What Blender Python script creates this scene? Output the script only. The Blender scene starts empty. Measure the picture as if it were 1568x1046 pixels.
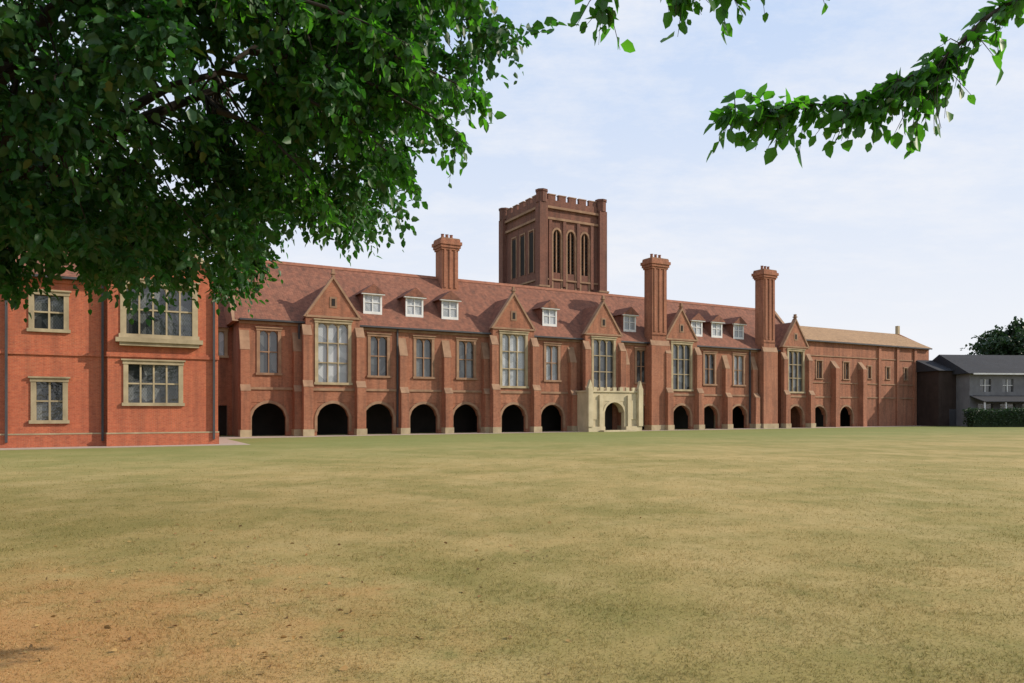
import bpy, math, random
import numpy as np
from mathutils import Vector
random.seed(7); rng=np.random.default_rng(7)
scene=bpy.context.scene
scene.view_settings.view_transform='Standard'; scene.view_settings.look='None'; scene.view_settings.exposure=0

# ---------------------------------------------------------------- node helpers
def new_mat(name):
    m=bpy.data.materials.new(name); m.use_nodes=True
    nt=m.node_tree; b=nt.nodes['Principled BSDF']; b.inputs['Roughness'].default_value=0.9
    b.inputs['Specular IOR Level'].default_value=0.25
    return m,nt,b
def N(nt,t,**k):
    n=nt.nodes.new(t)
    for a,v in k.items(): setattr(n,a,v)
    return n
def mix(nt,a,b,f,blend='MIX'):
    n=N(nt,'ShaderNodeMix',data_type='RGBA',blend_type=blend)
    for sock,v in ((n.inputs[6],a),(n.inputs[7],b),(n.inputs[0],f)):
        if isinstance(v,(int,float)): sock.default_value=v
        elif isinstance(v,tuple): sock.default_value=(*v,1) if len(v)==3 else v
        else: nt.links.new(v,sock)
    return n.outputs[2]
def math_(nt,op,a,b=None,clamp=False):
    n=N(nt,'ShaderNodeMath',operation=op,use_clamp=clamp)
    for i,v in enumerate((a,b)):
        if v is None: continue
        if isinstance(v,(int,float)): n.inputs[i].default_value=v
        else: nt.links.new(v,n.inputs[i])
    return n.outputs[0]
def noise(nt,vec,scale,detail=4,rough=0.55,scl=None):
    if scl:
        mp=N(nt,'ShaderNodeMapping'); mp.inputs['Scale'].default_value=scl
        nt.links.new(vec,mp.inputs[0]); vec=mp.outputs[0]
    n=N(nt,'ShaderNodeTexNoise'); n.inputs['Scale'].default_value=scale
    n.inputs['Detail'].default_value=detail; n.inputs['Roughness'].default_value=rough
    nt.links.new(vec,n.inputs['Vector']); return n.outputs['Fac']
def rng_(nt,v,a,b,c=0.0,d=1.0):
    n=N(nt,'ShaderNodeMapRange'); nt.links.new(v,n.inputs[0])
    for i,x in zip((1,2,3,4),(a,b,c,d)): n.inputs[i].default_value=x
    return n.outputs[0]
def objvec(nt):
    tc=N(nt,'ShaderNodeTexCoord'); return tc.outputs['Object']
def brick_mat(name,c1,c2,mortar,bw=.225,rh=.075,ms=.009,stain=.5,patch=None):
    m,nt,b=new_mat(name); o=objvec(nt)
    s=N(nt,'ShaderNodeSeparateXYZ'); nt.links.new(o,s.inputs[0])
    c=N(nt,'ShaderNodeCombineXYZ'); nt.links.new(math_(nt,'ADD',s.outputs[0],s.outputs[1]),c.inputs[0]); nt.links.new(s.outputs[2],c.inputs[1])
    t=N(nt,'ShaderNodeTexBrick'); nt.links.new(c.outputs[0],t.inputs['Vector'])
    t.inputs['Scale'].default_value=1; t.inputs['Brick Width'].default_value=bw; t.inputs['Row Height'].default_value=rh
    t.inputs['Mortar Size'].default_value=ms; t.inputs['Mortar Smooth'].default_value=.3
    t.inputs['Color1'].default_value=(*c1,1); t.inputs['Color2'].default_value=(*c2,1); t.inputs['Mortar'].default_value=(*mortar,1)
    big=rng_(nt,noise(nt,o,.35,5,.65),.3,.7); med=rng_(nt,noise(nt,o,3.2,6,.8),.3,.7)
    blot=rng_(nt,noise(nt,o,5.5,3,.7,(1,1,2.2)),.5,.68)
    streak=rng_(nt,noise(nt,o,1.0,4,.6,(2.2,2.2,.22)),.42,.75)
    col=mix(nt,t.outputs['Color'],patch or tuple(x*.6 for x in c2),math_(nt,'MULTIPLY',big,.6))
    col=mix(nt,col,tuple(min(1,x*1.45) for x in c1),math_(nt,'MULTIPLY',med,.45))
    col=mix(nt,col,tuple(x*.45 for x in c2),math_(nt,'MULTIPLY',blot,.35))
    col=mix(nt,col,(.045,.035,.03),math_(nt,'MULTIPLY',streak,stain))
    nt.links.new(col,b.inputs['Base Color'])
    bp=N(nt,'ShaderNodeBump'); bp.inputs['Strength'].default_value=.4; bp.inputs['Distance'].default_value=.02
    nt.links.new(t.outputs['Fac'],bp.inputs['Height']); bp.invert=True
    nt.links.new(bp.outputs[0],b.inputs['Normal'])
    return m
def mottled(name,c1,c2,scale=2,rough=.9,stain=0.35,stretch=(1,1,.4)):
    m,nt,b=new_mat(name); o=objvec(nt)
    f=rng_(nt,noise(nt,o,scale,5,.6),.3,.7); g=rng_(nt,noise(nt,o,scale*.6,4,.6,stretch),.45,.75)
    col=mix(nt,c1,c2,f); col=mix(nt,col,tuple(x*.3 for x in c2),math_(nt,'MULTIPLY',g,stain))
    nt.links.new(col,b.inputs['Base Color']); b.inputs['Roughness'].default_value=rough
    return m
def glass_mat(name,c1,c2,rough=.08):
    m,nt,b=new_mat(name); o=objvec(nt)
    s=N(nt,'ShaderNodeSeparateXYZ'); nt.links.new(o,s.inputs[0])
    v=N(nt,'ShaderNodeTexVoronoi'); v.inputs['Scale'].default_value=1.1; nt.links.new(o,v.inputs['Vector'])
    sep=N(nt,'ShaderNodeSeparateColor'); nt.links.new(v.outputs['Color'],sep.inputs[0])
    a=math_(nt,'PINGPONG',math_(nt,'ADD',math_(nt,'MULTIPLY',s.outputs[0],1.6),s.outputs[2]),.11)
    c=math_(nt,'PINGPONG',math_(nt,'SUBTRACT',math_(nt,'MULTIPLY',s.outputs[0],1.6),s.outputs[2]),.11)
    lead=math_(nt,'LESS_THAN',math_(nt,'MINIMUM',a,c),.012)
    col=mix(nt,c1,c2,sep.outputs[0]); col=mix(nt,col,(.03,.03,.03),math_(nt,'MULTIPLY',lead,.8))
    nt.links.new(col,b.inputs['Base Color']); b.inputs['Roughness'].default_value=rough
    b.inputs['Specular IOR Level'].default_value=.9
    bp=N(nt,'ShaderNodeBump'); bp.inputs['Strength'].default_value=.25; bp.inputs['Distance'].default_value=.05
    nt.links.new(noise(nt,o,2.5,2),bp.inputs['Height']); nt.links.new(bp.outputs[0],b.inputs['Normal'])
    return m

BR_MAIN=brick_mat('brick_weathered',(.38,.155,.085),(.25,.085,.048),(.36,.27,.19),stain=.5)
BR_TOWER=brick_mat('brick_tower',(.21,.09,.06),(.14,.055,.04),(.20,.15,.12),stain=.6)
BR_HOUSE=brick_mat('brick_orange_red',(.46,.13,.06),(.35,.078,.04),(.40,.25,.16),stain=.35,patch=(.27,.065,.04))
TILE=brick_mat('clay_roof_tile',(.28,.12,.075),(.18,.072,.048),(.05,.03,.025),bw=.2,rh=.14,ms=.012,stain=.6)
TILE2=brick_mat('orange_roof_tile',(.38,.24,.13),(.29,.175,.095),(.08,.05,.03),bw=.2,rh=.14,ms=.012,stain=.3)
SLATE=brick_mat('slate_roof',(.035,.038,.045),(.025,.027,.033),(.02,.02,.02),bw=.3,rh=.2,ms=.012,stain=.3)
STONE=mottled('dressed_stone',(.44,.36,.23),(.30,.24,.15),1.5,stain=.45)
STONE_P=mottled('pale_stone',(.56,.48,.32),(.44,.37,.24),1.2,stain=.35)
STONE_W=mottled('limestone_brown',(.34,.215,.135),(.23,.135,.085),1.5)
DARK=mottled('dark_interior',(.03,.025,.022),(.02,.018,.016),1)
LEAD=mottled('lead_and_iron',(.07,.07,.075),(.05,.05,.055),2,rough=.5)
WHITE=mottled('white_painted_timber',(.7,.7,.68),(.6,.6,.58),2,stain=.15)
RENDERW=mottled('grey_render',(.20,.20,.205),(.13,.13,.135),.7)
BR_SHADE=mottled('brick_in_shade',(.05,.034,.028),(.032,.022,.018),1)  # brick in shadow: the shade is put into this dark brown colour
POT=mottled('terracotta_pot',(.30,.13,.08),(.22,.09,.055),3)
GL_D=glass_mat('leaded_glass_dark',(.02,.022,.025),(.14,.15,.15))
GL_P=glass_mat('leaded_glass_pale',(.25,.27,.28),(.5,.52,.54),.15)
PAVE=mottled('gravel_path',(.42,.34,.28),(.33,.26,.21),3,stain=.2)

# ---------------------------------------------------------------- mesh builder
class Part:
    def __init__(s): s.v=[]; s.f=[]
    def face(s,pts):
        i=len(s.v); s.v+= [tuple(p) for p in pts]; s.f.append(list(range(i,i+len(pts))))
    def box(s,x0,x1,y0,y1,z0,z1):
        i=len(s.v)
        s.v+=[(x0,y0,z0),(x1,y0,z0),(x1,y1,z0),(x0,y1,z0),(x0,y0,z1),(x1,y0,z1),(x1,y1,z1),(x0,y1,z1)]
        for q in ((0,3,2,1),(4,5,6,7),(0,1,5,4),(1,2,6,5),(2,3,7,6),(3,0,4,7)): s.f.append([i+k for k in q])
    def prism(s,poly,y0,y1):
        n=len(poly)
        s.face([(x,y0,z) for x,z in poly]); s.face([(x,y1,z) for x,z in reversed(poly)])
        for k in range(n):
            a=poly[k]; b=poly[(k+1)%n]
            s.face([(a[0],y0,a[1]),(a[0],y1,a[1]),(b[0],y1,b[1]),(b[0],y0,b[1])])
    def prismx(s,poly,x0,x1):
        n=len(poly)
        s.face([(x0,y,z) for y,z in reversed(poly)]); s.face([(x1,y,z) for y,z in poly])
        for k in range(n):
            a=poly[k]; b=poly[(k+1)%n]
            s.face([(x0,a[0],a[1]),(x0,b[0],b[1]),(x1,b[0],b[1]),(x1,a[0],a[1])])
    def wall(s,x0,x1,z0,z1,y,ops,rev=.35):
        xs=sorted({x0,x1,*[o[0] for o in ops],*[o[1] for o in ops]}); zs=sorted({z0,z1,*[o[2] for o in ops],*[o[3] for o in ops]})
        for a,b in zip(xs,xs[1:]):
            for c,d in zip(zs,zs[1:]):
                mx,mz=(a+b)/2,(c+d)/2
                if any(o[0]<mx<o[1] and o[2]<mz<o[3] for o in ops): continue
                s.face([(a,y,c),(b,y,c),(b,y,d),(a,y,d)])
        for o in ops:
            a,b,c,d=o[:4]
            s.face([(a,y,c),(a,y,d),(a,y+rev,d),(a,y+rev,c)]); s.face([(b,y,c),(b,y+rev,c),(b,y+rev,d),(b,y,d)])
            s.face([(a,y,d),(b,y,d),(b,y+rev,d),(a,y+rev,d)]); s.face([(a,y,c),(a,y+rev,c),(b,y+rev,c),(b,y,c)])
    def tube(s,pts,rad,n=7):
        P=[Vector(p) for p in pts]; base=len(s.v)
        for k,p in enumerate(P):
            d=(P[min(k+1,len(P)-1)]-P[max(k-1,0)]).normalized()
            u=d.cross(Vector((.31,.17,.93)));  u.normalize(); w=d.cross(u)
            for j in range(n):
                a=2*math.pi*j/n; q=p+(u*math.cos(a)+w*math.sin(a))*rad[k]; s.v.append(tuple(q))
        for k in range(len(P)-1):
            for j in range(n):
                a=base+k*n+j; b=base+k*n+(j+1)%n; s.f.append([a,b,b+n,a+n])
    def obj(s,name,mat,parent=None,smooth=False):
        me=bpy.data.meshes.new(name); me.from_pydata(s.v,[],s.f); me.update(); me.materials.append(mat)
        if smooth: me.polygons.foreach_set('use_smooth',[True]*len(me.polygons))
        o=bpy.data.objects.new(name,me); scene.collection.objects.link(o)
        if parent: o.parent=parent
        return o
def empty(name,loc=(0,0,0),rz=0):
    e=bpy.data.objects.new(name,None); scene.collection.objects.link(e); e.location=loc; e.rotation_euler=(0,0,rz); return e

def window(fr,gl,x0,x1,z0,z1,y,lights=2,transoms=1,sur=.2,heads=True,depth=.22,bar=.09,hood=True):
    e=.05
    fr.box(x0-sur,x0+e,y-.06,y+.15,z0,z1); fr.box(x1-e,x1+sur,y-.06,y+.15,z0,z1)
    fr.box(x0-sur-.04,x1+sur+.04,y-.09,y+.16,z1-.003,z1+sur); fr.box(x0-sur-.08,x1+sur+.08,y-.14,y+.17,z0-sur*.9,z0+.004)
    if hood: fr.box(x0-sur-.12,x1+sur+.12,y-.17,y+.02,z1+sur+.003,z1+sur+.09)
    w=(x1-x0)/lights
    for i in range(1,lights): fr.box(x0+w*i-bar/2,x0+w*i+bar/2,y+.05,y+depth-.01,z0+.004,z1-.003)
    hts=[z0]+[z0+(z1-z0)*(k+1)/(transoms+1) for k in range(transoms)]+[z1]
    for k in range(transoms):
        zt=hts[k+1]; fr.box(x0+e,x1-e,y+.06,y+depth-.02,zt-bar/2,zt+bar/2)
    if heads:
        for i in range(lights):
            a=x0+w*i+bar/2; b=a+w-bar; r=min(.35,(b-a)*.5); n=6; yy=y+.08
            for k in range(n):
                u0=-1+2*k/n; u1=-1+2*(k+1)/n
                f=lambda u: z1-.02-r+r*max(0,1-abs(u)**1.8)**.6
                xa=a+(b-a)*(u0+1)/2; xb=a+(b-a)*(u1+1)/2
                fr.face([(xa,yy,f(u0)),(xb,yy,f(u1)),(xb,yy,z1),(xa,yy,z1)])
                fr.face([(xa,yy,f(u0)),(xa,yy+.12,f(u0)),(xb,yy+.12,f(u1)),(xb,yy,f(u1))])
    gl.face([(x0,y+depth,z0),(x1,y+depth,z0),(x1,y+depth,z1),(x0,y+depth,z1)])

def arch(br,ring,x0,x1,zs,zt,y,thick=.6):
    n=14; c=(x0+x1)/2; h=(x1-x0)/2; rise=zt-zs-.06
    f=lambda u: zs+rise*max(0,1-abs(u)**1.9)**.58
    for k in range(n):
        u0=-1+2*k/n; u1=-1+2*(k+1)/n; xa=c+h*u0; xb=c+h*u1
        br.face([(xa,y+.04,f(u0)),(xb,y+.04,f(u1)),(xb,y+.04,zt),(xa,y+.04,zt)])
        br.face([(xa,y+.04,f(u0)),(xa,y+thick,f(u0)),(xb,y+thick,f(u1)),(xb,y+.04,f(u1))])
        g=lambda u,o: (c+(h+o)*u, zs+(rise+o)*max(0,1-abs(u)**1.9)**.58)
        A=g(u0,-.03);B=g(u1,-.03);C=g(u1,.2);D=g(u0,.2)
        ring.face([(A[0],y-.05,A[1]),(B[0],y-.05,B[1]),(C[0],y-.05,C[1]),(D[0],y-.05,D[1])])
        ring.face([(A[0],y-.05,A[1]),(A[0],y+.2,A[1]),(B[0],y+.2,B[1]),(B[0],y-.05,B[1])])
        ring.face([(D[0],y-.05,D[1]),(D[0],y+.05,D[1]),(C[0],y+.05,C[1]),(C[0],y-.05,C[1])])
    for xx,sgn in ((x0,-1),(x1,1)):
        a,b=sorted((xx-.03*sgn,xx+.2*sgn)); ring.box(a,b,y-.05,y+.2,.35,zs)

# ---------------------------------------------------------------- MAIN BUILDING
ANG=math.atan2(.4884,.8727)
E=empty('brick_college_building',(-14.1,61,0),ANG)
br,st,gd,gp,rf,dk,ld,wh,sw,pot=[Part() for _ in range(10)]
EAVE=9.4; RIDGE=15.1; RT=5.0
arches=[-6.3,-1.4,2.9,7.1,11.3,15.9,20.7,26.4,32.0,36.9,41.8,46.4,55.2,60.6,66.0]
bays=[-1.3,15.9,26.4,36.9,55.2]
BW=2.25; BP=.8
def butt(x,z1=8.6,p=.9,w=.36):
    br.box(x-w,x+w,-p,.1,0,z1*.42); br.box(x-w*.95,x+w*.95,-p*.62,.1,z1*.42,z1*.8)
    sw.prismx([(-p-.03,z1*.42),(-p*.6,z1*.42+.55),(-p*.6,z1*.42)],x-w-.02,x+w+.02)
    sw.prismx([(-p*.65,z1*.8),(.05,z1),(.05,z1*.8)],x-w-.01,x+w+.01)
    st.box(x-w-.07,x+w+.07,-p-.07,-.02,0,.55)
segs=[(-8.6,bays[0]-BW),(bays[0]+BW,bays[1]-BW),(bays[1]+BW,bays[2]-BW),(bays[2]+BW,bays[3]-BW),(bays[3]+BW,bays[4]-BW)]
small={-6.3:(.75,2),2.9:(.8,2),7.1:(.8,2),11.3:(.8,2),20.7:(.75,2),32.0:(.75,2),41.8:(.8,2),46.4:(.8,2)}
AW=1.35;AT=2.75
for a,b in segs:
    ops=[]
    for c in arches:
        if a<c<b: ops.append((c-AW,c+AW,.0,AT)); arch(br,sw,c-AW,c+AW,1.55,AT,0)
    for c,(h,l) in small.items():
        if a<c<b:
            ops.append((c-h,c+h,5.1,8.5)); window(sw,gd if int(c*7)%3 else gp,c-h,c+h,5.1,8.5,0,l,1)
    br.wall(a,b,0,EAVE,0,ops,.45)
    sw.box(a,b,-.09,.02,3.75,3.95); sw.box(a,b,-.12,.02,8.98,9.2)
    ld.box(a,b,-.5,-.36,9.22,9.36)
PK=13.0
for c in bays:
    big = abs(c-26.4)<.1
    h=1.3; ops=[(c-h,c+h,4.4,9.3)]
    if not big: ops.append((c-AW,c+AW,0,AT)); arch(br,sw,c-AW,c+AW,1.55,AT,-BP)
    else: ops.append((c-1.25,c+1.25,0,3.0))
    br.wall(c-BW,c+BW,0,9.9,-BP,ops,.45)
    window(st,gp if c<0 or c==15.9 else gd,c-h,c+h,4.4,9.3,-BP,3,2,sur=.22)
    br.face([(c-BW,-BP,0),(c-BW,0,0),(c-BW,0,9.9),(c-BW,-BP,9.9)]); br.face([(c+BW,-BP,0),(c+BW,0,0),(c+BW,0,9.9),(c+BW,-BP,9.9)])
    br.prism([(c-BW,9.9),(c+BW,9.9),(c,PK)],-BP,-BP+.35)
    sw.prism([(c-BW-.2,9.75),(c-BW+.02,9.75),(c,PK-.0),(c+BW-.02,9.75),(c+BW+.2,9.75),(c,PK+.3)],-BP-.1,-BP+.42)
    sw.box(c-.1,c+.1,-BP-.05,-BP+.25,PK+.2,PK+.8); sw.box(c-.17,c+.17,-BP-.12,-BP+.32,PK+.4,PK+.52)
    sw.box(c-BW-.02,c+BW+.02,-BP-.1,-BP+.02,9.72,9.9); sw.box(c-BW-.01,c+BW+.01,-BP-.09,-BP+.02,3.7,3.92)
    rf.prism([(c-BW-.1,9.6),(c,PK-.12),(c+BW+.1,9.6)],-BP+.36,3.2)
    sw.box(c-.3,c+.3,-BP-.04,-BP+.04,10.6,11.5); dk.box(c-.14,c+.14,-BP-.06,-BP-.03,10.75,11.35)
    for sgn in (-1,1):
        x=c+sgn*(BW-.05)
        br.box(x-.38,x+.38,-BP-.75,-BP+.05,0,4.0); br.box(x-.34,x+.34,-BP-.45,-BP+.05,4.0,8.2)
        sw.prismx([(-BP-.78,4.0),(-BP-.44,4.55),(-BP-.44,4.0)],x-.4,x+.4); sw.prismx([(-BP-.48,8.2),(-BP+.02,9.1),(-BP+.02,8.2)],x-.36,x+.36)
        st.box(x-.45,x+.45,-BP-.82,-BP+.0,0,.55)
for x in (-8.2,-4.1,5.0,9.2,13.2,18.4,22.9,29.6,34.2,39.6,44.1,48.6): butt(x)
for x in (-3.95,4.55,18.85,34.65,48.1): ld.box(x-.07,x+.07,-.2,-.06,.6,9.2)
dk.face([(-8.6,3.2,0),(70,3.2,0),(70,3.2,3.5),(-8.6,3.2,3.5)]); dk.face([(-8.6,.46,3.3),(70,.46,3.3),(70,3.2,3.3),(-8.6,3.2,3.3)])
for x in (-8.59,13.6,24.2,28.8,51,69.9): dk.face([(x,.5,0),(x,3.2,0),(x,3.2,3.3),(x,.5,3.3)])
for x in (15.9,36.9,46.4): st.box(x-.8,x+.8,3.05,3.19,0,2.5); wh.box(x-.55,x+.55,3.0,3.04,.0,2.2)
XL,XR=-8.9,55.0+BW+.3
rf.prismx([(-.42,EAVE-.15),(RT,RIDGE),(RT*2+.4,EAVE-.15)],XL,XR)
ridge=Part()
ridge.prismx([(RT-.22,RIDGE-.18),(RT,RIDGE+.12),(RT+.22,RIDGE-.18)],XL,XR)
for x in (XL-.15,XR):
    br.prismx([(-.3,EAVE-.3),(RT,RIDGE+.1),(RT*2+.3,EAVE-.3)],x-.05,x+.3); sw.prismx([(-.5,EAVE-.3),(-.3,EAVE-.3),(RT,RIDGE+.1),(RT,RIDGE+.42)],x-.1,x+.35)
br.box(-8.58,XR-.2,9.6,10,0,EAVE)
br.face([(-8.6,0,0),(-8.6,10,0),(-8.6,10,EAVE),(-8.6,0,EAVE)]); br.face([(XR-.2,0,0),(XR-.2,10,0),(XR-.2,10,EAVE),(XR-.2,0,EAVE)])
br.wall(-24,-8.62,0,9.0,3.2,[(-10.2,-9.2,6.6,8.6),(-10.4,-9.0,0,2.5)],.3)
window(st,gp,-10.2,-9.2,6.6,8.6,3.2,2,0); dk.face([(-10.4,3.6,0),(-9,3.6,0),(-9,3.6,2.5),(-10.4,3.6,2.5)])
rf.prismx([(2.9,8.9),(7,13.0),(11,8.9)],-24,-8.9)
def dormer(x,w=.85):
    y=.75
    wh.wall(x-w,x+w,10.3,12.35,y,[(x-w+.16,x+w-.16,10.75,12.15)],.1)
    wh.box(x-.05,x+.05,y+.02,y+.09,10.75,12.15); wh.box(x-w+.16,x+w-.16,y+.03,y+.08,11.5,11.57)
    gp.face([(x-w+.16,y+.1,10.75),(x+w-.16,y+.1,10.75),(x+w-.16,y+.1,12.15),(x-w+.16,y+.1,12.15)])
    rf.box(x-w,x-w+.06,y+.02,3,10.0,12.35); rf.box(x+w-.06,x+w,y+.02,3,10.0,12.35)
    rf.prism([(x-w-.25,12.3),(x,13.15),(x+w+.25,12.3)],y-.3,3.8)
    wh.prism([(x-w-.2,12.2),(x+w+.2,12.2),(x+w+.2,12.3),(x-w-.2,12.3)],y-.26,y)
for x in (2.6,6.5,10.0,20.9,31.0,40.6,43.7,47.2): dormer(x)
def chimney(x,y,z0,z1,w=1.0,d=.7,breast=None):
    br.box(x-w,x+w,y-d,y+d,z0,z1-.9)
    for k,(e,h0,h1) in enumerate(((.1,-1.1,-.9),(.2,-.9,-.62),(.3,-.62,-.3),(.16,-.3,-.05))): br.box(x-w-e,x+w+e,y-d-e,y+d+e,z1+h0+.003,z1+h1)
    sw.box(x-w-.12,x+w+.12,y-d-.12,y+d+.12,z1-.047,z1+.05);
    for k in (-.66,0,.66): br.box(x+k*w-.11,x+k*w+.11,y-d-.09,y-d+.02,z0+.5,z1-1.1)
    for k in (-.55,0,.55):
        pot.tube([(x+k*w,y,z1+.04),(x+k*w,y,z1+.2),(x+k*w,y,z1+.5),(x+k*w,y,z1+.55)],[.2,.16,.14,.19],10)
    if breast:
        br.box(x-w*1.25,x+w*1.25,-1.1,.1,0,9.0); br.box(x-w-.003,x+w+.003,-.9,y+d,9.0,z0+.2)
        sw.prismx([(-1.12,9.0),(-.88,9.6),(-.88,9.0)],x-w*1.28,x+w*1.28); st.box(x-w*1.25-.08,x+w*1.25+.08,-1.18,0,0,.55)
chimney(11.4,4.6,13.5,18.8,.85,.8)
chimney(33.7,-.25,10,18.3,1.0,.65,True)
chimney(50.5,-.25,10,18.7,.95,.65,True)
P0=26.4
stp=Part()
stp.wall(P0-3.3,P0+3.3,0,3.9,-2.6,[(P0-1.25,P0+1.25,0,3.0)],.5)
arch(stp,stp,P0-1.25,P0+1.25,1.9,3.0,-2.6,.9)
for sg in (-1,1):
    stp.face([(P0+sg*3.3,-2.6,0),(P0+sg*3.3,-.8,0),(P0+sg*3.3,-.8,3.9),(P0+sg*3.3,-2.6,3.9)])
    stp.box(P0+sg*2.3-1.0,P0+sg*2.3+1.0,-2.85,-2.55,0,.5); stp.box(P0+sg*3.1-.28,P0+sg*3.1+.28,-2.95,-2.5,0.5,4.3)
    stp.box(P0+sg*1.75-.2,P0+sg*1.75+.2,-2.8,-2.55,0.5,3.6); stp.box(P0+sg*2.4-.32,P0+sg*2.4+.32,-2.66,-2.57,1.2,3.1)
    stp.prism([(P0+sg*3.1-.28,4.3),(P0+sg*3.1+.28,4.3),(P0+sg*3.1,5.1)],-2.9,-2.55)
stp.box(P0-3.4,P0+3.4,-2.72,-.75,3.9,4.05)
for k in range(7): stp.box(P0-2.6+k*.8,P0-2.2+k*.8,-2.7,-2.45,4.05,4.4)
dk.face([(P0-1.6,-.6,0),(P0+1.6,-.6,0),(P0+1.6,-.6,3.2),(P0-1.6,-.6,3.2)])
stp.box(P0-2,P0+2,-3.6,-2.9,0,.15)
X2=XR+.1; X3=84.5
ops=[(c-AW,c+AW,0,AT) for c in (60.9,66.2)];
for c in (60.9,66.2): arch(br,sw,c-AW,c+AW,1.55,AT,.3)
wins=[(c-.55,c+.55,6.2,8.4) for c in (60.9,66.2)]+[(c-.35,c+.35,6.4,8.0) for c in (71,75,79)]
br.wall(X2,X3,0,11.0,.3,ops+wins,.4)
for w in wins: window(sw,gd,w[0],w[1],w[2],w[3],.3,2 if w[0]<70 else 1,0,sur=.14,hood=False)
for z,h in ((3.75,.16),(5.6,.12),(9.0,.12),(10.75,.25)): sw.box(X2,X3,.2,.32,z,z+h)
for k,x in enumerate((63.5,69,)): br.box(x-.4,x+.4,-.5,.35,0,7.5); sw.prismx([(-.5,7.5),(.3,8.5),(.3,7.5)],x-.4,x+.4)
for x in (73,77,81): br.box(x-.25,x+.25,.08,.35,.0,10.7)
br.face([(X3,.3,0),(X3,10,0),(X3,10,11),(X3,.3,11)]); br.box(X2,X3,9.7,10,0,11)
rf2=Part(); rf2.prismx([(-.1,10.95),(5.2,13.5),(10.4,10.95)],X2,X3+.2)
br.prismx([(.1,10.9),(5.2,13.6),(10.2,10.9)],X3+.2,X3+.5); st.box(X3+.1,X3+.6,5,5.4,13.5,14.7)
ld.box(X2,X3,-.2,-.06,10.78,10.95)
for n,p,m in (('walls',br,BR_MAIN),('stone_dressings',st,STONE),('brown_stone_trim',sw,STONE_W),('window_glass',gd,GL_D),('curtained_window_glass',gp,GL_P),('roof',rf,TILE),('roof_low_range',rf2,TILE2),('ridge_tiles',ridge,POT),
              ('arcade_interior',dk,DARK),('gutters_and_downpipes',ld,LEAD),('dormer_joinery',wh,WHITE),('entrance_porch',stp,STONE_P),('chimney_pots',pot,POT)): p.obj(n,m,E)

# ---------------------------------------------------------------- TOWER
T=empty('brick_tower',(-14.1,61,0),ANG)
tb,ts,td,tg=Part(),Part(),Part(),Part()
x0,x1,y0,y1=23.3,31.2,6.2,14.6
TZ=24.3
fr_ops=[(x0+1.45+k*1.85,x0+2.5+k*1.85,17.2,22.0) for k in range(3)]
tb.wall(x0,x1,0,TZ,y0,fr_ops,.4)
for o in fr_ops:
    arch(tb,ts,o[0],o[1],21.3,22.0,y0,.35)
    td.face([(o[0],y0+.38,o[2]),(o[1],y0+.38,o[2]),(o[1],y0+.38,o[3]),(o[0],y0+.38,o[3])])
    for k in range(11): td.box(o[0]+.02,o[1]-.02,y0+.2,y0+.36,o[2]+.15+k*.42,o[2]+.25+k*.42)
    ts.box((o[0]+o[1])/2-.06,(o[0]+o[1])/2+.06,y0+.08,y0+.3,o[2],o[3]-.1)
tb.face([(x0,y0,0),(x0,y1,0),(x0,y1,TZ),(x0,y0,TZ)]); tb.face([(x1,y0,0),(x1,y1,0),(x1,y1,TZ),(x1,y0,TZ)]); tb.face([(x0,y1,0),(x1,y1,0),(x1,y1,TZ),(x0,y1,TZ)])
for k in range(3):
    for xx,sg in ((x0,-1),(x1,1)):
        ya=y0+1.6+k*1.95; a,b=sorted((xx+sg*.03,xx-sg*.1)); td.box(a,b,ya,ya+.95,17.4,21.8)
        a,b=sorted((xx+sg*.1,xx-sg*.1))
        ts.box(a,b,ya-.14,ya,17.3,21.95); ts.box(a,b,ya+.95,ya+1.09,17.3,21.95); ts.box(a,b,ya-.14,ya+1.09,21.953,22.1)
for xx in (x0,x1):
    for yy in (y0,y1):
        tb.box(xx-.62,xx+.62,yy-.62,yy+.62,0,15.5); tb.box(xx-.5,xx+.5,yy-.5,yy+.5,15.5,TZ+.3)
        ts.box(xx-.68,xx+.68,yy-.68,yy+.68,15.4,15.6)
        for (ra,rb,za,zb) in ((.62,.62,TZ+.3,TZ+1.45),(.7,.7,TZ+1.45,TZ+1.65)):
            tb.tube([(xx,yy,za),(xx,yy,zb)],[ra,rb],8)
        ts.tube([(xx,yy,TZ+1.65),(xx,yy,TZ+1.66),(xx,yy,TZ+1.8)],[.0,.72,.0],8)
for k in range(1,5):
    x=x0+1.975+(k-1.5)*1.85-.0
    tb.box(x-.2,x+.2,y0-.16,y0+.02,15.7,22.9)
for z,o,h in ((16.3,.14,.18),(22.9,.2,.25),(24.1,.26,.25)):
    ts.box(x0-o,x1+o,y0-o,y0+.01,z,z+h); ts.box(x0-o,x0+.01,y0+.012,y1,z,z+h); ts.box(x1-.01,x1+o,y0+.012,y1,z,z+h)
def para(xa,xb,ya,yb):
    tb.box(xa,xb,ya,yb,TZ+.055,TZ+.75)
para(x0+.5,x1-.5,y0-.12,y0+.22);para(x0+.5,x1-.5,y1-.22,y1+.12);para(x0-.12,x0+.22,y0+.5,y1-.5);para(x1-.22,x1+.12,y0+.5,y1-.5)
m=5
for k in range(m):
    w=.95; cx=x0+1.25+k*(x1-x0-2.5)/(m-1); cy=y0+1.3+k*(y1-y0-2.6)/(m-1)
    for ya in (y0-.12,y1-.22): tb.box(cx-w/2,cx+w/2,ya+.004,ya+.336,TZ+.75,TZ+1.3); ts.box(cx-w/2-.05,cx+w/2+.05,ya-.04,ya+.38,TZ+1.3,TZ+1.4)
    for xa in (x0-.12,x1-.22): tb.box(xa+.004,xa+.336,cy-w/2,cy+w/2,TZ+.75,TZ+1.3); ts.box(xa-.04,xa+.38,cy-w/2-.05,cy+w/2+.05,TZ+1.3,TZ+1.4)
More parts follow.
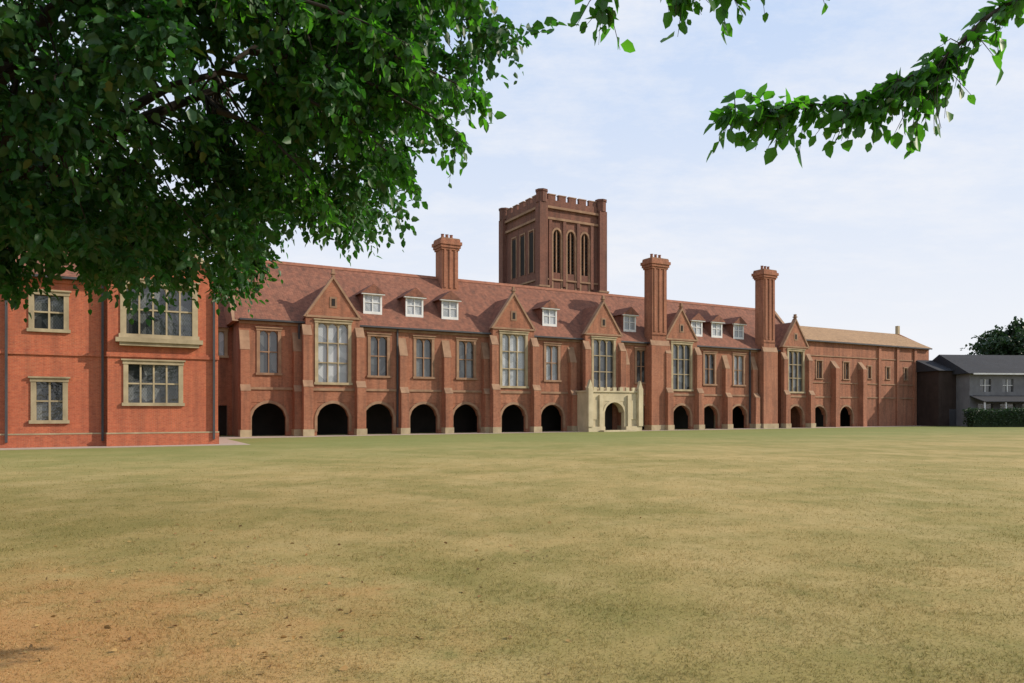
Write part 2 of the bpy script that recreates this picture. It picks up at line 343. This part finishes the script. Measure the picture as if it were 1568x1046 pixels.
tg.face([(x0,y0,TZ),(x1,y0,TZ),(x1,y1,TZ),(x0,y1,TZ)])
tb.obj('walls',BR_TOWER,T); ts.obj('stone_bands',STONE_W,T); td.obj('belfry_louvres',DARK,T); tg.obj('lead_roof',LEAD,T)

# ---------------------------------------------------------------- LEFT HOUSE
H=empty('brick_house',(-18.0,44,0),ANG)
hb,hs,hg,hr,hd=[Part() for _ in range(5)]
hw_e=9.9
hb.wall(-5.9,0,0,hw_e,0,[(-4.9,-2.15,2.5,4.75),(-5.0,-1.4,6.5,9.4)],.4)
window(hs,hg,-4.9,-2.15,2.5,4.75,0,4,1,sur=.2,heads=False); window(hs,hg,-5.0,-1.4,6.5,9.4,0,5,1,sur=.26)
hs.box(-5.5,-.9,-.5,.0,6.0,6.25); hs.box(-5.3,-1.1,-.38,.0,5.8,6.0)
hb.prism([(-5.9,hw_e),(0,hw_e),(-2.95,13.4)],0,.35)
hs.prism([(-6.2,9.75),(-5.9,9.75),(-2.95,13.4),(0,9.75),(.3,9.75),(-2.95,13.8)],-.1,.42)
hr.prism([(-6.0,9.7),(-2.95,13.3),(.1,9.7)],.36,12)
lw=[(-9.4,-8.05,1.5,3.65),(-9.5,-8.0,6.6,8.5),(-14.5,-12.5,1.4,3.75),(-14.5,-12.5,6.6,8.6)]
hb.wall(-22,-5.9,0,9.6,.5,lw,.4)
for w in lw: window(hs,hg,*w,.5,3 if w[0]<-12 else 2,1,sur=.2,heads=False)
hb.face([(-5.9,0,0),(-5.9,.5,0),(-5.9,.5,hw_e),(-5.9,0,hw_e)])
for a,b,y in ((-5.95,.05,0),(-22,-5.96,.5)):
    hb.box(a,b,y-.1,y+.02,5.15,5.3); hb.box(a,b,y-.07,y+.02,5.303,5.4); hb.box(a,b,y-.08,y+.02,0,.7); hs.box(a,b,y-.1,y+.02,.7,.78)
hb.box(-22,-5.96,.38,.52,9.2,9.4);
hr.prismx([(.1,9.5),(6,14),(12,9.5)],-22,-3)
hb.face([(0,0,0),(0,11.5,0),(0,11.5,hw_e),(0,0,hw_e)]); hb.face([(-22,11.5,0),(0,11.5,0),(0,11.5,9.7),(-22,11.5,9.7)]); hb.face([(-22,.5,0),(-22,11.5,0),(-22,11.5,9.6),(-22,.5,9.6)])
for x,y in ((-6.15,.3),(-10.7,.3),(-.25,-.2)): hd.box(x-.06,x+.06,y,y+.14,.3,9.3)
hd.box(-22,-6.1,.02,.2,9.42,9.55)
for x in (-8,-17):
    hb.box(x-.9,x+.9,5.4,6.6,11,16.2); hb.box(x-1.05,x+1.05,5.25,6.75,16.2,16.7)
for n,p,m_ in (('walls',hb,BR_HOUSE),('stone_window_surrounds',hs,STONE),('window_glass',hg,GL_D),('roof',hr,TILE),('gutters_and_downpipes',hd,LEAD)): p.obj(n,m_,H)

# ---------------------------------------------------------------- RIGHT: pavilion, outbuilding
V=empty('pavilion',(60.5,95,0),math.radians(6))
a,b,c,d,e=[Part() for _ in range(5)]
wv=[(1.5+k*3.2,3.1+k*3.2,4.6,6.3) for k in range(8)]; wl=[(1.2+k*3.2,3.4+k*3.2,.6,3.0) for k in range(8)]
a.wall(0,27,0,7.2,0,wv+wl,.25)
for w in wv+wl:
    c.face([(w[0],.22,w[2]),(w[1],.22,w[2]),(w[1],.22,w[3]),(w[0],.22,w[3])]); mx=(w[0]+w[1])/2
    b.box(mx-.05,mx+.05,.1,.2,w[2],w[3]); b.box(w[0],w[1],.11,.19,(w[2]+w[3])/2-.04,(w[2]+w[3])/2+.04)
a.face([(0,0,0),(0,10,0),(0,10,7.2),(0,0,7.2)]); a.face([(27,0,0),(27,10,0),(27,10,7.2),(27,0,7.2)])
d.prismx([(-.7,7.0),(5,9.9),(10.7,7.0)],-.6,27.6)
e.prismx([(-2.6,3.3),(0,4.1),(0,4.0),(-2.6,3.2)],0,27)
for k in range(10): b.box(.1+k*2.95,.25+k*2.95,-2.5,-2.35,0,3.25)
b.box(0,27,-.75,-.68,6.85,7.05)
a.obj('walls',RENDERW,V); b.obj('posts_and_glazing_bars',WHITE,V); c.obj('window_glass',GL_D,V); d.obj('roof',SLATE,V); e.obj('veranda_roof',SLATE,V)
O=empty('shaded_brick_outbuilding',(57.6,97.0,0),math.radians(10))  # dark brick wing beside the pavilion, its shade painted into the wall colour
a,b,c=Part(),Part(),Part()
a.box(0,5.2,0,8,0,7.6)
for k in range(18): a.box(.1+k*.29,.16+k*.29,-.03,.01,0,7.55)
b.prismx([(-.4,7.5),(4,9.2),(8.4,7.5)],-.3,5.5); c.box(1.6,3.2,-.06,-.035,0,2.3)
a.obj('walls',BR_SHADE,O); b.obj('roof',SLATE,O); c.obj('door',LEAD,O)

# ---------------------------------------------------------------- FOLIAGE
def leaf_mat(name,base,bright,trans,tw=.45):
    m,nt,b=new_mat(name)
    at=N(nt,'ShaderNodeAttribute',attribute_name='var')
    g=N(nt,'ShaderNodeNewGeometry'); nz=rng_(nt,noise(nt,g.outputs['Position'],.7,3),.35,.65)
    col=mix(nt,base,bright,math_(nt,'MULTIPLY',math_(nt,'ADD',at.outputs['Fac'],nz),.5))
    col=mix(nt,col,(.16,.15,.03),rng_(nt,at.outputs['Fac'],.965,1,0,.7))
    nt.links.new(col,b.inputs['Base Color']); b.inputs['Roughness'].default_value=.45; b.inputs['Specular IOR Level'].default_value=.4
    t=N(nt,'ShaderNodeBsdfTranslucent'); tc=mix(nt,trans,tuple(x*.6 for x in trans),at.outputs['Fac']); nt.links.new(tc,t.inputs[0])
    ms=N(nt,'ShaderNodeMixShader'); ms.inputs[0].default_value=tw
    nt.links.new(b.outputs[0],ms.inputs[1]); nt.links.new(t.outputs[0],ms.inputs[2])
    nt.links.new(ms.outputs[0],nt.nodes['Material Output'].inputs[0]); return m
def norm(a): return a/np.maximum(np.linalg.norm(a,axis=1,keepdims=True),1e-6)
def np_mesh(name,verts,faces,mat,parent=None,var=None):
    me=bpy.data.meshes.new(name); nf,k=faces.shape
    me.vertices.add(len(verts)); me.vertices.foreach_set('co',verts.astype(np.float32).ravel())
    me.loops.add(nf*k); me.loops.foreach_set('vertex_index',faces.astype(np.int32).ravel())
    me.polygons.add(nf); me.polygons.foreach_set('loop_start',np.arange(0,nf*k,k,dtype=np.int32))
    me.update(calc_edges=True); me.materials.append(mat)
    if var is not None:
        at=me.attributes.new('var','FLOAT','POINT'); at.data.foreach_set('value',var.astype(np.float32))
    o=bpy.data.objects.new(name,me); scene.collection.objects.link(o)
    if parent: o.parent=parent
    return o
def leaves(name,pos,axis,L,W,mat,parent,seed=1):
    r=np.random.default_rng(seed); n=len(pos); axis=norm(axis)
    up=norm(r.normal(size=(n,3))*.7+np.array([0,0,1.0])); side=norm(np.cross(axis,up)); nn=np.cross(side,axis)
    sc=r.uniform(.5,1.25,n)[:,None]; l=L*sc; w=(W*sc*r.uniform(.85,1.15,n)[:,None])*.5
    curl=nn*l*-.12
    v=np.stack([pos,pos+axis*l*.3-side*w+nn*w*.35,pos+axis*l*.68-side*w*.8+nn*w*.25+curl*.5,pos+axis*l+curl,pos+axis*l*.68+side*w*.8+nn*w*.25+curl*.5,pos+axis*l*.3+side*w+nn*w*.35],1).reshape(-1,3)
    b=(np.arange(n)*6)[:,None]
    f=np.concatenate([b+np.array([[0,3,2,1]]),b+np.array([[0,5,4,3]])],0)
    return np_mesh(name,v,f,mat,parent,np.repeat(r.uniform(0,1,n),6))
def twig_leaves(O_,D_,LEN,m,seed=2,droop=.35):
    r=np.random.default_rng(seed); n=len(O_); f=((np.arange(m)+.6)/m)[None,:,None]
    p=O_[:,None,:]+D_[:,None,:]*LEN[:,None,None]*f; p=p.copy(); p[:,:,2]-=droop*(f[:,:,0]**2)*LEN[:,None]
    p+=r.normal(size=p.shape)*.015
    a=D_[:,None,:]*.6+r.normal(size=p.shape)*.55+np.array([0,0,-.45])
    return p.reshape(-1,3),a.reshape(-1,3)
LEAF=leaf_mat('leaf_dark_green',(.02,.055,.022),(.048,.125,.034),(.06,.28,.02),.38)
LEAF_B=leaf_mat('leaf_fresh_green',(.03,.085,.018),(.06,.155,.03),(.12,.46,.02),.5)
BARK=mottled('bark',(.06,.048,.036),(.035,.028,.022),6,stain=.5)
def curve_pts(p,q,sag,k=7):
    p=Vector(p); q=Vector(q); out=[]
    for i in range(k+1):
        t=i/k; x=p.lerp(q,t); x.z+=sag*4*t*(1-t); out.append(x)
    return out
def build_tree(name,trunk,fork,C,R,nclump,ntwig,m,L,W,limbs,mat,seed,clr=.75,tl=.55,tr=.45,elr=(-.35,.9),droop=.35):
    r=np.random.default_rng(seed); Tn=empty(name); wood=Part()
    t0=Vector(trunk); f0=Vector(fork)
    wood.tube([t0,t0+Vector((0,0,.4)),t0.lerp(f0,.5),f0],[tr*1.5,tr*1.05,tr*.85,tr*.7],12)
    samples=[]
    for i in range(limbs):
        a=2*math.pi*i/limbs+r.uniform(-.2,.2); el=r.uniform(*elr)
        q=Vector((C[0]+R[0]*.75*math.cos(a)*math.cos(el),C[1]+R[1]*.75*math.sin(a)*math.cos(el),C[2]+R[2]*.75*math.sin(el)))
        st_=t0.lerp(f0,r.uniform(.75,1)); pts=curve_pts(st_,q,r.uniform(.2,.9),9)
        pts=[p+Vector(r.normal(size=3)*.09) if 0<j<9 else p for j,p in enumerate(pts)]
        rad=[tr*.42*(1-.88*j/9) for j in range(10)]; wood.tube(pts,rad,8); samples+=[(p,rad[j]) for j,p in enumerate(pts) if j>1]
    u=norm(r.normal(size=(nclump,3))); ph=r.uniform(0,6.28,6)
    wob=1+.08*np.sin(u[:,0]*5+ph[0])+.08*np.sin(u[:,1]*6+ph[1])+.07*np.sin(u[:,2]*7+ph[2])+.06*np.sin(u[:,0]*11+u[:,2]*9+ph[3])
    rad=(r.uniform(.3,1,len(u))**.4)*wob
    c=np.array(C)+u*rad[:,None]*np.array(R)
    SP=np.array([tuple(s[0]) for s in samples])
    for k in range(0,len(c)):
        i=int(np.argmin(((SP-c[k])**2).sum(1)+r.uniform(0,.5,len(SP)))); p,pr=samples[i]
        wood.tube(curve_pts(p,c[k],.15,4),[min(pr*.6,.04),.024,.018,.012,.006],5)
    nt_=(ntwig*r.uniform(.4,1.6,len(c))).astype(int)
    cc=np.repeat(c,nt_,0)
    O_=cc+r.normal(size=cc.shape)*.22*clr
    out=norm(cc-np.array(C))
    D_=norm(r.normal(size=O_.shape)*.8+out*.45+np.array([0,0,-.25]))
    LEN=r.uniform(.6,1.3,len(O_))*tl
    p,a=twig_leaves(O_,D_,LEN*clr/.75,m,seed,droop)
    leaves('foliage',p,a,L,W,mat,Tn,seed); wood.obj('trunk_and_limbs',BARK,Tn,True)
    return Tn,wood,samples
TR,_,_=build_tree('lime_tree',(-11.8,12.5,0),(-11.2,12.5,5.4),(-8.5,12.5,8.98),(8.5,5.2,4.7),840,21,9,.17,.105,13,LEAF,11,elr=(.05,.9),droop=.45)
def spray(parent,path,rad,n,spread,seed,L=.1,W=.06,tl=.28,down=.5,mat=LEAF_B,m=6,wood_n=6,f0=0.0,clusters=0):
    r=np.random.default_rng(seed); w=Part(); w.tube(path,rad,wood_n)
    P=np.array([tuple(p) for p in path])
    if clusters:
        cs=np.linspace(f0,1,clusters)+r.normal(size=clusters)*.25/clusters; seg=np.clip(cs[r.integers(0,clusters,n)]+r.normal(size=n)*.22/clusters,f0,.9999)
    else: seg=r.uniform(f0,1,n)
    seg=seg*(len(P)-1); i=np.minimum(seg.astype(int),len(P)-2); f=(seg-i)[:,None]
    o=P[i]*(1-f)+P[i+1]*f; d=norm(P[i+1]-P[i])
    D=norm(d*.7+r.normal(size=o.shape)*spread+np.array([0,0,-down])); LEN=r.uniform(.35,1.4,n)*tl
    for k in range(n):
        q=o[k]+D[k]*LEN[k]; mid=o[k]+D[k]*LEN[k]*.5; w.tube([o[k],mid-np.array([0,0,.02]),q-np.array([0,0,.35*LEN[k]])],[.006,.004,.002],4)
    p,a=twig_leaves(o,D,LEN,m,seed+1)
    leaves('foliage',p,a,L,W,mat,parent,seed); w.obj('branch',BARK,parent,True)
V_=Vector
lim=[V_((-5,11,9)),V_((-2.5,8.6,8.4)),V_((-.6,7,7.5)),V_((.6,6.2,6.5)),V_((1.7,6.0,6.1)),V_((3,6.1,6.05))]
spray(TR,lim,[.1,.08,.06,.04,.028,.015],46,.5,31,f0=.1,tl=.32)
for k,(pts) in enumerate([[(.55,6.2,6.5),(.72,6.1,5.85),(.8,6.05,5.4)],[(1.1,6.1,6.2),(1.3,6,5.75),(1.45,6,5.5)],[(1.6,6,6.1),(1.7,6,5.75),(1.8,6,5.52)],[(2.0,6,6.1),(2.05,6,5.68)],[(2.4,6,6.05),(2.5,6,5.68)]]):
    spray(TR,[V_(p) for p in pts],[.012,.008,.004][:len(pts)],[24,16,14,8,8][k],.5,50+k,L=.14,W=.095,tl=.26,m=5)
for k,(p,q,n) in enumerate([((-4,10.5,8.4),(-.45,9.6,8.5),60),((-4,10.5,8.2),(-.55,9.4,7.4),62),((-4,11,7.8),(-.5,10.2,6.5),66),((-4,11,7.5),(-.75,10.4,6.0),66),((-4.5,11,7.2),(-1.6,10.4,5.6),56),((-4.5,11,6.6),(-2.7,10.8,5.05),44),((-3.5,9,8.8),(-.4,8.8,7.8),58),((-4.5,9.5,7.6),(-1.3,9,6.6),56)]):
    cp=curve_pts(p,q,.25,6); spray(TR,cp,[.05,.042,.035,.027,.02,.013,.006],n,.65,120+k,L=.16,W=.1,tl=.45,m=8,f0=.2,clusters=9)
TR2,_,_=build_tree('lime_tree',(15.5,-3.5,0),(15.2,-3.3,4.5),(15,-3.5,9),(4,3.4,3.6),140,16,8,.15,.085,8,LEAF,21,tr=.32)
spray(TR2,[V_((15.2,-3.3,4.6)),V_((11,0,6.6)),V_((8.0,3.4,6.4)),V_((5.6,5.3,6.0)),V_((4.6,6,5.7)),V_((3.95,6,5.28)),V_((3.6,6.05,4.93)),V_((3.2,6,4.74))],[.12,.09,.065,.045,.03,.018,.013,.01],84,.62,71,f0=.52,L=.13,W=.088,tl=.3,m=5,clusters=10)
spray(TR2,[V_((3.25,6,4.77)),V_((2.9,6.05,4.6)),V_((2.55,6,4.56)),V_((2.15,5.95,4.5)),V_((1.85,5.95,4.48))],[.012,.01,.008,.006,.003],84,.6,73,L=.13,W=.088,down=.3,tl=.26,m=5,clusters=7)
spray(TR2,[V_((3.65,6,5.0)),V_((3.5,6.05,4.8)),V_((3.42,6.1,4.62))],[.01,.007,.003],16,.5,77,L=.12,W=.08,m=5)
LEAF_F=leaf_mat('leaf_far',(.02,.042,.018),(.036,.068,.026),(.03,.08,.02),.3)
build_tree('oak_tree',(90,126,0),(90,126,6),(90,126,10.5),(9,8,6.3),170,22,7,.6,.45,9,LEAF_F,91,clr=2.2,tr=.6)
build_tree('oak_tree',(112,122,0),(112,122,6),(112,122,10),(10,8,6.5),170,22,7,.6,.45,9,LEAF_F,92,clr=2.2,tr=.6)
Hd=empty('hedge'); r=np.random.default_rng(5); n=26000
core=Part(); core.box(58.5,92,91.2,92.3,0,2.0); core.obj('hedge_core',mottled('hedge_core',(.02,.035,.015),(.015,.025,.01),2),Hd)
p=np.stack([r.uniform(58,93,n),r.uniform(90.9,92.6,n),r.uniform(.05,1,n)**.7*2.25],1); p[:,2]+=.12*np.sin(p[:,0]*1.3)+r.normal(size=n)*.04
leaves('foliage',p,r.normal(size=(n,3)),.22,.14,LEAF_F,Hd,6)

# ---------------------------------------------------------------- LAWN
def lawn_mat(name,blade=False):
    m,nt,b=new_mat(name)
    g=N(nt,'ShaderNodeNewGeometry'); P=g.outputs['Position']; s=N(nt,'ShaderNodeSeparateXYZ'); nt.links.new(P,s.inputs[0])
    flat=N(nt,'ShaderNodeCombineXYZ'); nt.links.new(s.outputs[0],flat.inputs[0]); nt.links.new(s.outputs[1],flat.inputs[1]); P=flat.outputs[0]
    n1=rng_(nt,noise(nt,P,.15,6,.65,(1,1.3,1)),.42,.58); n2=rng_(nt,noise(nt,P,.8,6,.7),.42,.62); n3=rng_(nt,noise(nt,P,7,5,.75),.3,.7)
    n4=rng_(nt,noise(nt,P,.42,6,.72,(1.2,.8,1)),.48,.62)
    n5=rng_(nt,noise(nt,P,2.3,5,.75,(1,.9,1)),.54,.66)
    col=mix(nt,(.39,.285,.115),(.25,.205,.066),n1)
    col=mix(nt,col,(.16,.155,.043),math_(nt,'MULTIPLY',n2,.45))
    col=mix(nt,col,(.44,.33,.15),math_(nt,'MULTIPLY',n4,.5))
    t=math_(nt,'ADD',math_(nt,'MULTIPLY',s.outputs[1],.8727),math_(nt,'MULTIPLY',s.outputs[0],-.4884))
    gr=rng_(nt,math_(nt,'ADD',t,math_(nt,'MULTIPLY',noise(nt,P,.12,5,.6),22)),34,56)
    col=mix(nt,col,(.145,.19,.055),math_(nt,'MULTIPLY',gr,.8))
    dx=math_(nt,'ADD',s.outputs[0],4.6); dy=math_(nt,'ADD',s.outputs[1],-5.6)
    d=math_(nt,'SQRT',math_(nt,'ADD',math_(nt,'MULTIPLY',dx,dx),math_(nt,'MULTIPLY',dy,dy)))
    dr=rng_(nt,math_(nt,'ADD',d,math_(nt,'MULTIPLY',noise(nt,P,.9,5,.7),6.5)),4.4,7.4,1,0)
    col=mix(nt,col,(.46,.215,.085),math_(nt,'MULTIPLY',dr,.72))
    col=mix(nt,col,(.13,.14,.04),math_(nt,'MULTIPLY',n5,.42))
    col=mix(nt,col,(.40,.31,.14),math_(nt,'MULTIPLY',n3,.22))
    if blade:
        at=N(nt,'ShaderNodeAttribute',attribute_name='var')
        col=mix(nt,col,(.55,.44,.22),rng_(nt,at.outputs['Fac'],.5,1,0,.6)); col=mix(nt,col,(.12,.16,.04),rng_(nt,at.outputs['Fac'],.35,0,0,.5))
    else:
        col=mix(nt,col,(.12,.10,.05),math_(nt,'MULTIPLY',rng_(nt,noise(nt,P,26,3,.7),.45,.7),.3))
        bp=N(nt,'ShaderNodeBump'); bp.inputs['Strength'].default_value=.3; bp.inputs['Distance'].default_value=.03
        nt.links.new(noise(nt,P,16,6,.8),bp.inputs['Height']); nt.links.new(bp.outputs[0],b.inputs['Normal'])
    nt.links.new(col,b.inputs['Base Color']); b.inputs['Roughness'].default_value=.95; b.inputs['Specular IOR Level'].default_value=.1
    if blade:
        t=N(nt,'ShaderNodeBsdfTranslucent'); nt.links.new(col,t.inputs[0]); ms=N(nt,'ShaderNodeMixShader'); ms.inputs[0].default_value=.4
        nt.links.new(b.outputs[0],ms.inputs[1]); nt.links.new(t.outputs[0],ms.inputs[2]); nt.links.new(ms.outputs[0],nt.nodes['Material Output'].inputs[0])
    return m
g=Part(); g.face([(-1500,-300,0),(1500,-300,0),(1500,3000,0),(-1500,3000,0)]); lawn=g.obj('lawn',lawn_mat('lawn_turf'))
n=300000; r=np.random.default_rng(3)
u=r.uniform(0,1,n); Y=4.2*(36/4.2)**u; keep=r.uniform(0,1,n)>np.clip((Y-9)/26,0,1)**.7; Y=Y[keep]; n=len(Y); X=r.uniform(-.85,.85,n)*Y
def fld(X,Y): return np.sin(X*2.1+1.3*np.sin(Y*1.7))*np.sin(Y*2.6+1.1*np.sin(X*1.9))+.6*np.sin(X*5.3+Y*3.1)*np.sin(Y*6.1-X*2.2)
F=fld(X,Y); hmul=np.clip(1+.45*F,.35,2)
base=np.stack([X,Y,np.zeros(n)],1); h=r.uniform(.008,.027,n)*(1+Y*.008)*hmul; h=np.where(r.uniform(0,1,n)>.985,h*2.2,h); w=r.uniform(.002,.0045,n)*(.6+Y*.08)
ang=r.uniform(0,6.28,n); sd=np.stack([np.cos(ang),np.sin(ang),np.zeros(n)],1)*w[:,None]
lean=r.normal(size=(n,3))*h[:,None]*.8; lean[:,2]=h
v=np.stack([base-sd,base+sd,base+lean],1).reshape(-1,3); f=np.arange(n*3).reshape(-1,3)
np_mesh('grass_blades',v,f,lawn_mat('grass_blade',True),lawn,np.repeat(r.uniform(0,1,n),3))
n=300; pos=np.stack([-3.6+r.normal(size=n)*2.6,7.2+r.normal(size=n)*3.0,r.uniform(.008,.02,n)],1); ax=r.normal(size=(n,3)); ax[:,2]*=.15
mm,nt_,bb=new_mat('dry_leaf'); at=N(nt_,'ShaderNodeAttribute',attribute_name='var'); nt_.links.new(mix(nt_,(.24,.12,.05),(.30,.21,.08),at.outputs['Fac']),bb.inputs['Base Color'])
leaves('fallen_leaves',pos,ax,.065,.038,mm,lawn,8)
def strip(name,loc,pts,z):
    p=Part(); p.face([(x,y,z) for x,y in pts]); o=p.obj(name,PAVE); o.location=loc; o.rotation_euler=(0,0,ANG)
strip('gravel_path',(-18,44,0),[(-25,-2.0),(1.6,-2.0),(1.6,8.5),(14,10.2),(110,10.2),(110,14),(-25,14)],.004)

# ---------------------------------------------------------------- LIGHT, SKY, CAMERA
elev=math.radians(30); az=Vector((1.0,.02,0)).normalized()
sd_=Vector((az.x*math.cos(elev),az.y*math.cos(elev),math.sin(elev)))
L=bpy.data.lights.new('sun','SUN'); L.energy=5.0; L.angle=math.radians(.6); L.color=(1,.9,.76)
so=bpy.data.objects.new('sun',L); scene.collection.objects.link(so); so.rotation_euler=sd_.to_track_quat('Z','Y').to_euler(); so.location=(40,-20,60)
W=bpy.data.worlds.new('World'); scene.world=W; W.use_nodes=True; nt=W.node_tree
bg=nt.nodes['Background']; sky=N(nt,'ShaderNodeTexSky',sky_type='NISHITA'); sky.sun_disc=False
sky.sun_elevation=elev; sky.sun_rotation=math.atan2(az.x,az.y); sky.dust_density=1.5; sky.air_density=1.0
tc=N(nt,'ShaderNodeTexCoord'); s=N(nt,'ShaderNodeSeparateXYZ'); nt.links.new(tc.outputs['Generated'],s.inputs[0])
zz=math_(nt,'ADD',math_(nt,'MAXIMUM',s.outputs[2],0),.16)
cv=N(nt,'ShaderNodeCombineXYZ'); nt.links.new(math_(nt,'DIVIDE',s.outputs[0],zz),cv.inputs[0]); nt.links.new(math_(nt,'DIVIDE',s.outputs[1],zz),cv.inputs[1])
wisp=noise(nt,cv.outputs[0],1.5,9,.68,(1,1.4,1)); big=noise(nt,cv.outputs[0],.55,3,.5)
cl=rng_(nt,math_(nt,'ADD',math_(nt,'MULTIPLY',wisp,.6),math_(nt,'MULTIPLY',big,.4)),.47,.62,.0,.85)
hz=rng_(nt,s.outputs[2],.0,.48,1.0,.0)
veil=mix(nt,sky.outputs[0],(6.0,7.4,9.9),.92)
c1=mix(nt,veil,(9.4,9.4,9.55),hz); c2=mix(nt,c1,(9.0,9.15,9.6),cl)
nt.links.new(c2,bg.inputs[0]); bg.inputs[1].default_value=.1
cam=bpy.data.cameras.new('camera'); co=bpy.data.objects.new('camera',cam); scene.collection.objects.link(co)
co.location=(0,0,2.0); co.rotation_euler=(math.radians(90),0,0); cam.lens=25.26; cam.sensor_width=36; cam.shift_y=107/1568; cam.clip_end=6000; cam.clip_start=.05
scene.camera=co
